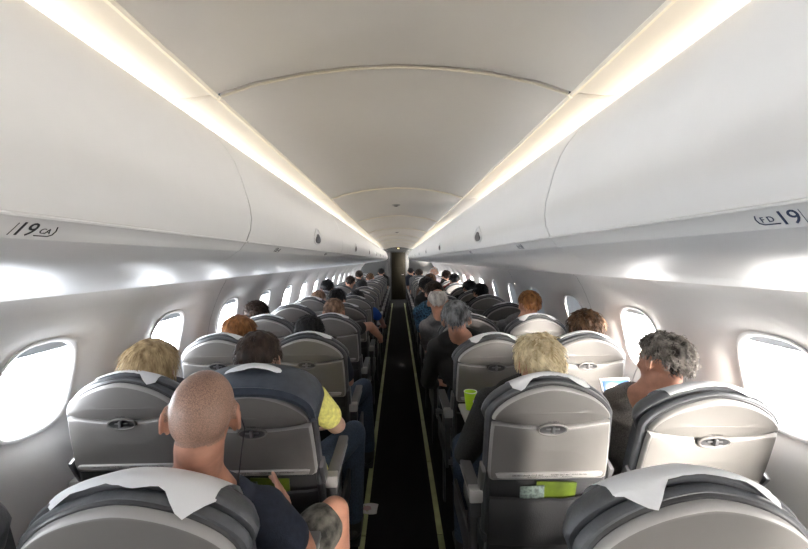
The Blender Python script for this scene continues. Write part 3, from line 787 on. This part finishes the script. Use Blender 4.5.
    for s in (-1, 1):
        el, wr = A[s][0], A[s][1]
        if sleeve == 'long':
            g.cap(SH[s], .066, SH[s].lerp(el, .5), .060); g.cap(SH[s].lerp(el, .5), .060, el, .052); g.cap(el, .052, wr.lerp(el, .08), .040)
        else: g.cap(SH[s], .068, SH[s].lerp(el, slv), .060)
    for s in (-1, 1): g.cap(nb + Vector((s * .03, -.010, .022)), .062, nb + Vector((s * .092, -.012, -.004)), .064)
    gm = remesh(g, .008 if fine else .011, 3, 'shirt')
    link('shirt', gm, [shirt], root)
    t = MB(); t.cap(pel + Vector((-.07, 0, -.01)), .128, pel + Vector((.07, 0, -.01)), .128)
    for s in (-1, 1):
        hp = pel + Vector((s * .085, .02, -.015))
        if shorts: t.cap(hp, .100, hp.lerp(KN[s], .80), .082)
        else: t.cap(hp, .096, KN[s], .070); t.cap(KN[s], .069, AN[s] + Vector((0, 0, .03)), .056)
    tm = remesh(t, .010, 3, 'trousers'); link('shorts' if shorts else 'trousers', tm, [trous], root)
    for s in (-1, 1):
        z = MB(); z.ell(AN[s] + Vector((0, .06, -.055)), (.045, .135, .045)); z.cap(AN[s] + Vector((0, 0, .0)), .05, AN[s] + Vector((0, .0, -.05)), .048); z.box(AN[s] + Vector((0, .055, -.093)), (.085, .26, .02), bev=.009); z.build('shoe', M_SHOE, root)
    if style != 'bald':
        S = STYLE[style]; hm = MB(); seed = hash_(label)
        low, pt = hair_cap(MH, hm, S['t'], S['nape'], S['front'], S['side'], S['rough'], seed % 50, wide, crown=S.get('crown', .9998))
        strands(MH, hm, low, pt, int(S['n'] * hn), S['length'], S['rad'] * (1.0 if fine else 1.5), S['t'], seed, S['up'], 1.0, S['curl'], S['mess'], crown=S.get('crown', 1.0))
        hm.build('hair', HAIRM[hcol], root, normals=False)
    tag(root, label, 'person', group)
    return root, MH
def hash_(s):
    h = 7
    for c in s: h = (h * 31 + ord(c)) % 100003
    return h
# ------------------------------------------------------------ seats placed row by row
LAB = {
 ('left', 'aisle', 0): 'grey seat the bald man sits in, white cover with a drooping flap',
 ('left', 'window', 0): 'dark seat edge cut off at the lower corner under the nearest left window',
 ('left', 'window', 1): 'grey seat under the blonde bob passenger beside the second left window, small paper flap',
 ('left', 'aisle', 1): 'grey seat with puffy dark blue headrest directly ahead of the bald man',
 ('left', 'window', 2): 'grey seat occupied by the auburn haired passenger at the left windows',
 ('left', 'aisle', 2): 'grey aisle seat of the black haired passenger, two rows ahead of the bald man',
 ('left', 'window', 3): 'blue lit grey seat of the dark curly haired passenger leaning at the left windows',
 ('left', 'aisle', 3): 'grey seat of the short brown haired passenger whose bare arm reaches into the aisle',
 ('right', 'aisle', 0): 'large grey seat back nearest the camera on the right, white paper across its top',
 ('right', 'aisle', 1): 'grey seat back behind the platinum blonde passenger with green card in its pocket',
 ('right', 'window', 1): 'cream lit seat back of the man with curly greying hair, wide white cover',
 ('right', 'aisle', 2): 'grey seat with its tray folded down carrying the lime green cup',
 ('right', 'window', 2): 'cream lit seat back of the tousled brown haired passenger by the second right window',
 ('right', 'aisle', 3): 'grey seat of the white haired passenger, pale cover showing beside the grey haired man',
 ('right', 'window', 3): 'pale seat back of the ginger brown haired child on the right',
}
def seat_label(side, pos, row):
    if (side, pos, row) in LAB: return LAB[(side, pos, row)]
    return 'grey seat beside the %s, %s row ahead of the camera on the %s' % ('aisle' if pos == 'aisle' else 'windows', ORD[row], side)
REC_ = {('left', 'aisle', 0): 15, ('left', 'aisle', 1): 18, ('right', 'aisle', 0): 10, ('right', 'window', 1): 19}
PAP = {('left', 'aisle', 0): 4, ('left', 'window', 1): 3, ('left', 'aisle', 1): 3, ('right', 'aisle', 0): 'big', ('right', 'aisle', 1): 0, ('right', 'window', 1): 2}
rnd = random.Random(3)
for side, ys in (('left', LY), ('right', RY)):
    for row, y in enumerate(ys):
        for pos in ('aisle', 'window'):
            if side == 'right' and row == 0 and pos == 'window': continue
            k = (side, pos, row); yy = y; yaw_ = 0; ddx = 0
            if k == ('left', 'window', 0): yy = y - .06
            if k == ('right', 'aisle', 0): ddx = .025
            if k == ('right', 'window', 1): ddx = .012
            if k == ('right', 'window', 1): yaw_ = R(-3)
            rec = REC_.get(k, 11 if row < 3 else 11 + rnd.choice([-1, 0, 0, 1, 2]))
            pp = PAP.get(k, rnd.choice([0, 1, 1, 2, 2]) if row < 2 or rnd.random() < .8 else None)
            if k == ('left', 'window', 0): pp = None
            place_seat(side, pos, row, yy, seat_label(side, pos, row), rec, yaw_, pp, far=row > 7, dx=ddx)
# drop prototypes that stayed unused
for key, p in PR.items():
    if key not in USED:
        for c in CH[p.name]:
            for d2 in CH[c.name]: bpy.data.objects.remove(d2)
            bpy.data.objects.remove(c)
        bpy.data.objects.remove(p)
# puffy headrest on the seat ahead of the bald man
s = SEATS[('left', 'aisle', 1)]
for c in list(CH[s.name]):
    if c.name.split('.')[0] == 'headrest':
        m = MB(); N = 40; rings = []
        prof = [(.030, -.020), (.010, -.030), (.0, -.018), (0, .02), (0, .10), (.01, .125), (.03, .14)]
        outl = []
        for k in range(N + 1):
            a = math.pi * k / N; cc, ss = math.cos(a), math.sin(a); outl.append((.244 * math.copysign(abs(cc) ** .9, cc), 1.045 + .150 * abs(ss) ** .85))
        low_ = [(x * .90, 1.045 + (z - 1.045) * .80 - .012) for x, z in reversed(outl)]
        o = outl + low_
        dome(m, [(x, z) for x, z in o], [(.012, -.012), (.003, -.024), (0, -.012), (0, .05), (0, .12), (.010, .135), (.03, .145)], cen=(0, 1.10))
        m.v = [(x, y, z - .45) for x, y, z in m.v]
        c.data = m.mesh('headrest'); c.data.materials.append(M_LEATHB); c['label'] = 'puffy dark blue leather headrest'
for c in s.children:
    if c.name.split('.')[0] == 'headrest_cover': c.location = PIV + Vector((0, .004, .052)); c.scale = (.84, 1, 1); c.data = PAPERS[1]
# tray with cup
sr = SEATS[('right', 'aisle', 2)]
m = MB(); m.box((-.03, -.17, .778), (.38, .27, .018), bev=.007); m.box((-.03, -.17, .7885), (.33, .22, .002), mi=0)
for sx in (-1, 1): m.tube([(sx * .16 - .03, -.10, .757), (sx * .18, .03, .70)], .009, 8, mi=1)
t_ = m.build('tray_table', [M_ARM, M_METAL], sr); t_['label'] = 'folded down grey tray table'
cup = empty('paper_cup', (.373, RY[2] - .125, .789)); tag(cup, 'lime green paper cup with white rim standing on the folded down tray', 'cup')
m = MB(); rs = [(.001, .001), (.024, 0), (.0245, .002), (.034, .092), (.034, .094), (.0325, .094), (.0235, .006), (.001, .006)]
m.loft([[Vector((r * math.cos(2 * math.pi * k / 24), r * math.sin(2 * math.pi * k / 24), z)) for k in range(24)] for r, z in rs], cap=False); m.build('cup_wall', M_CUP, cup)
m = MB(); m.tube([(.0335 * math.cos(2 * math.pi * k / 24), .0335 * math.sin(2 * math.pi * k / 24), .094) for k in range(25)], .0022, 6); m.build('rim', M_CUPW, cup)
m = MB(); m.ell((.012, -.0265, .050), (.007, .003, .009), (R(8), 0, 0), 12, 8); m.build('logo', M_CUPW, cup)
# card on floor
m = MB(); N = 6
rows = [[Vector((-.065 + .13 * i / N, -.05 + .1 * j / N, .003 + .004 * math.sin(i * 1.1 + j * .6) + .003 * (i == 0))) for i in range(N + 1)] for j in range(N + 1)]
m.loft(rows, cap=False, closed=False); m.loft([[p + Vector((0, 0, -.0012)) for p in r] for r in rows], cap=False, closed=False)
m.add([Vector((x, y, .0095)) for x, y in ((-.03, -.02), (0, -.032), (.03, -.02), (.02, .01), (0, .02), (-.02, .01))], [(0, 1, 2, 3, 4, 5)], 1)
lt = m.build('paper_litter', [mat('litter_paper', (.52, .50, .49), .8), mat('litter_print', (.40, .25, .24), .8)], smooth=True, normals=False); lt.location = (-.215, 2.44, .006); lt.rotation_euler = (0, 0, R(-4))
tag(lt, 'crumpled white paper card lying on the aisle carpet', 'litter')

# ------------------------------------------------------------ passengers
def W(pxx, pyy, y):  # note: only used to write down measured positions in metres
    dx, dy = pxx - 398, pyy - 260; x = dx + .013 * dy; z = dy - .013 * dx
    return (x * y / FPX, y, CAMZ - z * y / FPX)
# bald man, front left
arm1 = {1: ((-.285, 1.12, .735), (-.365, 1.24, .765), (-.30, .55, .30), (-.75, -.1, -.3), .18, (0,)), -1: ((-.76, 1.02, .78), (-.62, 1.25, .70), (.4, 1, -.1), (0, 0, -1), .3)}
pr, MH = person('bald man in a navy t-shirt and camouflage shorts, head bowed', 'left', 'aisle', 0, (-.470, .93, 1.212), (16, 3, 4), 'bald', None, C_NAVY, C_CAMO, M_SKINR, arms=arm1, fine=True,
    shorts=True, chest=(-.555, 1.06, .80), wide=.94, hs=.96, legs={1: ((-.245, 1.40, .665), (-.24, 1.38, .20)), -1: ((-.68, 1.42, .60), (-.70, 1.40, .12))}, group=None, shw=.005)
m = MB(); a = MH @ Vector((.088, .008, -.01))
m.tube([a, a + Vector((.004, .01, -.03)), a + Vector((-.012, .03, -.09)), a + Vector((-.03, .05, -.17)), a + Vector((-.05, .10, -.25))], .0016, 6); m.build('earphone_cord', M_INK, pr)
person('passenger with a smooth blonde bob above the seat by the second left window', 'left', 'window', 1, W(150, 362, 1.66), (8, 0, 0), 'bob', 'blonde', C_GRY, M_DENIM, M_SKINL, fine=True)
person('dark brown haired passenger in a yellow t-shirt and jeans, ahead of the bald man', 'left', 'aisle', 1, W(257, 357, 1.70), (5, 6, 0), 'full', 'darkbrown', C_YEL, M_DENIM, M_SKINL, fine=True,
    arms={1: ((-.295, 1.84, .80), (-.36, 2.05, .70), (-.3, 1, 0), (0, 0, -1), .3)}, legs={1: ((-.265, 2.20, .60), (-.27, 2.17, .12))}, shw=.02)
person('auburn haired passenger seated at the third left window', 'left', 'window', 2, W(238, 331, 2.46), (0, 4, 0), 'bob', 'auburn', C_BRN, M_DENIM, M_SKIN, fine=True)
person('passenger with glossy black hair and dark blue sleeve, next to the auburn haired one', 'left', 'aisle', 2, W(308, 333, 2.48), (0, 6, 0), 'full', 'black', C_NAVY, M_DENIM, M_SKIN, fine=True, legs={1: ((-.28, 3.0, .60), (-.25, 2.97, .12))})
person('dark curly haired passenger leaning against the wall at the left windows', 'left', 'window', 3, W(257, 312, 3.28), (0, 5, -8), 'curly', 'darkbrown', C_GRY, C_BLK, M_SKIN)
person('brown cropped haired passenger stretching a bare arm into the aisle', 'left', 'aisle', 3, W(333, 311, 3.30), (0, 4, 0), 'short', 'lightbrown', C_BLK, C_BLK, M_SKIN,
    arms={1: ((-.255, 3.46, 1.0), (-.170, 3.58, .87), (.1, 1, -.35), (-1, 0, -.1), .35)}, fine=True, slv=.30, sh_dx=(0, .04))
person('black haired passenger just ahead of the one with the outstretched arm', 'left', 'aisle', 4, W(336, 299, 4.06), (0, 4, 0), 'full', 'black', C_BLK, M_DENIM, M_SKIN)
person('passenger in a bright blue t-shirt at the aisle side, black hair', 'left', 'aisle', 5, W(356, 296.5, 4.88), (0, 8, 0), 'full', 'black', C_BLU, M_DENIM, M_SKIN,
    arms={1: ((-.24, 4.98, .84), (-.2, 5.15, .72), (0, 1, -.2), (0, 0, -1), .3)}, shw=.04)
person('light brown haired passenger in white, low beside the windows left of the blue shirt', 'left', 'window', 5, W(318, 295, 4.88), (0, 6, 0), 'short', 'lightbrown', C_WHT, M_DENIM, M_SKINL)
person('passenger with tall black hair and white collar near the seventh left window', 'left', 'window', 6, W(327, 284, 5.62), (0, 0, 0), 'full', 'black', C_WHT, M_DENIM, M_SKIN)
person('large dark haired head by the aisle beyond the blue shirted passenger', 'left', 'aisle', 7, W(361, 284, 6.45), (0, 0, 0), 'full', 'black', C_NAVY, M_DENIM, M_SKIN)
person('dark haired passenger at the windows, ninth row back on the left', 'left', 'window', 8, W(350, 279, 7.2), (0, 0, 0), 'short', 'darkbrown', C_GRY, M_DENIM, M_SKIN)
person('passenger with brown hair near the far end of the left aisle seats', 'left', 'aisle', 10, W(370, 276, 8.8), (0, 0, 0), 'short', 'brown', C_WHT, M_DENIM, M_SKIN)
person('farthest dark haired passenger beside the aisle on the left', 'left', 'aisle', 13, W(381, 271, 11.2), (0, 0, 0), 'full', 'black', C_BLK, M_DENIM, M_SKIN)
person('farthest window passenger on the left, dark head above white cover', 'left', 'window', 11, W(359, 273, 9.6), (0, 0, 0), 'full', 'darkbrown', C_GRY, M_DENIM, M_SKIN)
# right block
person('platinum blonde tousle haired passenger in a black knit jumper', 'right', 'aisle', 1, W(537, 368, 1.55), (4, 6, 0), 'messy', 'platinum', C_KNIT, M_DENIM, M_SKINR, fine=True, sleeve='long', hn=1.0, hs=.94,
    arms={-1: ((.29, 1.72, .71), (.40, 1.88, .70), (.55, .8, -.1), (0, 0, -1), .35)}, legs={-1: ((.34, 2.02, .60), (.33, 2.0, .12))}, shw=.0)
person('man with curly greying hair, patterned shirt and white earphone cord', 'right', 'window', 1, W(664, 371, 1.56), (14, 4, 6), 'curly', 'greybrown', C_PAT, M_DENIM, M_SKINR, fine=True,
    arms={-1: ((.86, 1.70, .74), (.95, 1.86, .80), (.25, .6, .6), (.2, 1, -.1), .5)}, chest=(1.02, 1.66, .82), hn=1.2, hs=.95)
person('grey haired man in a black t-shirt leaning toward the aisle', 'right', 'aisle', 2, W(455, 322, 2.38), (-8, 6, -4), 'full', 'grey', C_BLK, M_DENIM, M_SKINR, fine=True,
    arms={-1: ((.185, 2.50, .80), (.24, 2.68, .72), (.3, 1, 0), (0, 0, -1), .3)}, chest=(.41, 2.43, .93), shw=.0, sleeve='long', hs=.95)
person('tousled brown haired passenger in front of the second right window', 'right', 'window', 2, W(585, 336, 2.34), (0, 6, 4), 'messy', 'brown', C_GRY, M_DENIM, M_SKIN, fine=True)
person('white haired balding passenger ahead of the grey haired man', 'right', 'aisle', 3, W(437, 304, 3.16), (-5, 6, 0), 'fringe', 'white', C_GRY, M_DENIM, M_SKINR, hs=.95, chest=(.40, 3.2, .93))
person('ginger brown haired child sitting tall above the right window seat', 'right', 'window', 3, W(529, 309, 3.14), (0, 0, 0), 'short', 'auburn', C_GRY, M_DENIM, M_SKIN)
person('passenger in a blue printed shirt beside the aisle, dark brown hair', 'right', 'aisle', 4, W(433, 294.5, 3.98), (0, 4, 0), 'full', 'darkbrown', C_BPAT, M_DENIM, M_SKIN, chest=(.38, 4.0, .95))
person('passenger with broad black hair ahead of the blue printed shirt', 'right', 'aisle', 5, W(426, 285, 4.80), (0, 4, 0), 'full', 'black', C_BLK, M_DENIM, M_SKIN)
person('black haired passenger low by the windows, sixth row on the right', 'right', 'window', 5, W(480, 293, 4.78), (0, 6, 0), 'full', 'black', C_BLK, M_DENIM, M_SKIN)
person('black haired passenger by the windows, seventh row on the right', 'right', 'window', 6, W(469, 288, 5.55), (0, 6, 0), 'full', 'black', C_BLK, M_DENIM, M_SKIN)
person('dark haired passenger by the windows, eighth row on the right', 'right', 'window', 8, W(454, 280, 7.15), (0, 3, 0), 'full', 'black', C_RED, M_DENIM, M_SKIN)
person('dark haired passenger by the windows, ninth row on the right', 'right', 'window', 9, W(446, 276, 7.95), (0, 3, 0), 'full', 'darkbrown', C_BLK, M_DENIM, M_SKIN)
person('pale haired passenger standing out against the brown head before him', 'right', 'aisle', 9, W(434, 272, 8.0), (170, 0, 0), 'fringe', 'white', C_WHT, M_DENIM, M_SKINL)
person('dark brown haired passenger in the middle of the right block', 'right', 'aisle', 7, W(430, 280, 6.4), (0, 0, 0), 'full', 'brown', C_BRN, M_DENIM, M_SKIN)
person('dark haired passenger beside the aisle near the far right', 'right', 'aisle', 11, W(418.5, 273, 9.6), (0, 0, 0), 'full', 'darkbrown', C_GRY, M_DENIM, M_SKIN)
person('farthest passenger on the right, small dark head beside the aisle', 'right', 'aisle', 13, W(410.5, 271, 11.1), (0, 0, 0), 'short', 'black', C_NAVY, M_DENIM, M_SKIN)
# earphone cord of the greying man, tablet in front of him
m = MB(); a = Vector(W(641, 372, 1.60)); m.tube([a, a + Vector((-.004, .02, -.03)), a + Vector((-.012, .04, -.09)), a + Vector((-.03, .10, -.15)), Vector(W(622, 402, 1.80))], .0016, 6)
tag(m.build('earphone_cord', M_PAPER), 'white earphone cord hanging from the ear of the greying curly haired man', 'cable')
tb = empty('tablet', W(617, 396, 1.86)); tb.rotation_euler = (R(-22), 0, R(4)); tag(tb, 'tablet with glowing blue screen propped before the greying curly haired man', 'tablet')
m = MB(); m.box((0, .005, 0), (.15, .009, .098), bev=.004); m.build('case', M_CUPW, tb)
m = MB(); m.box((0, -.0008, -.001), (.136, .003, .080), bev=.001); m.build('screen', M_SCREEN, tb)
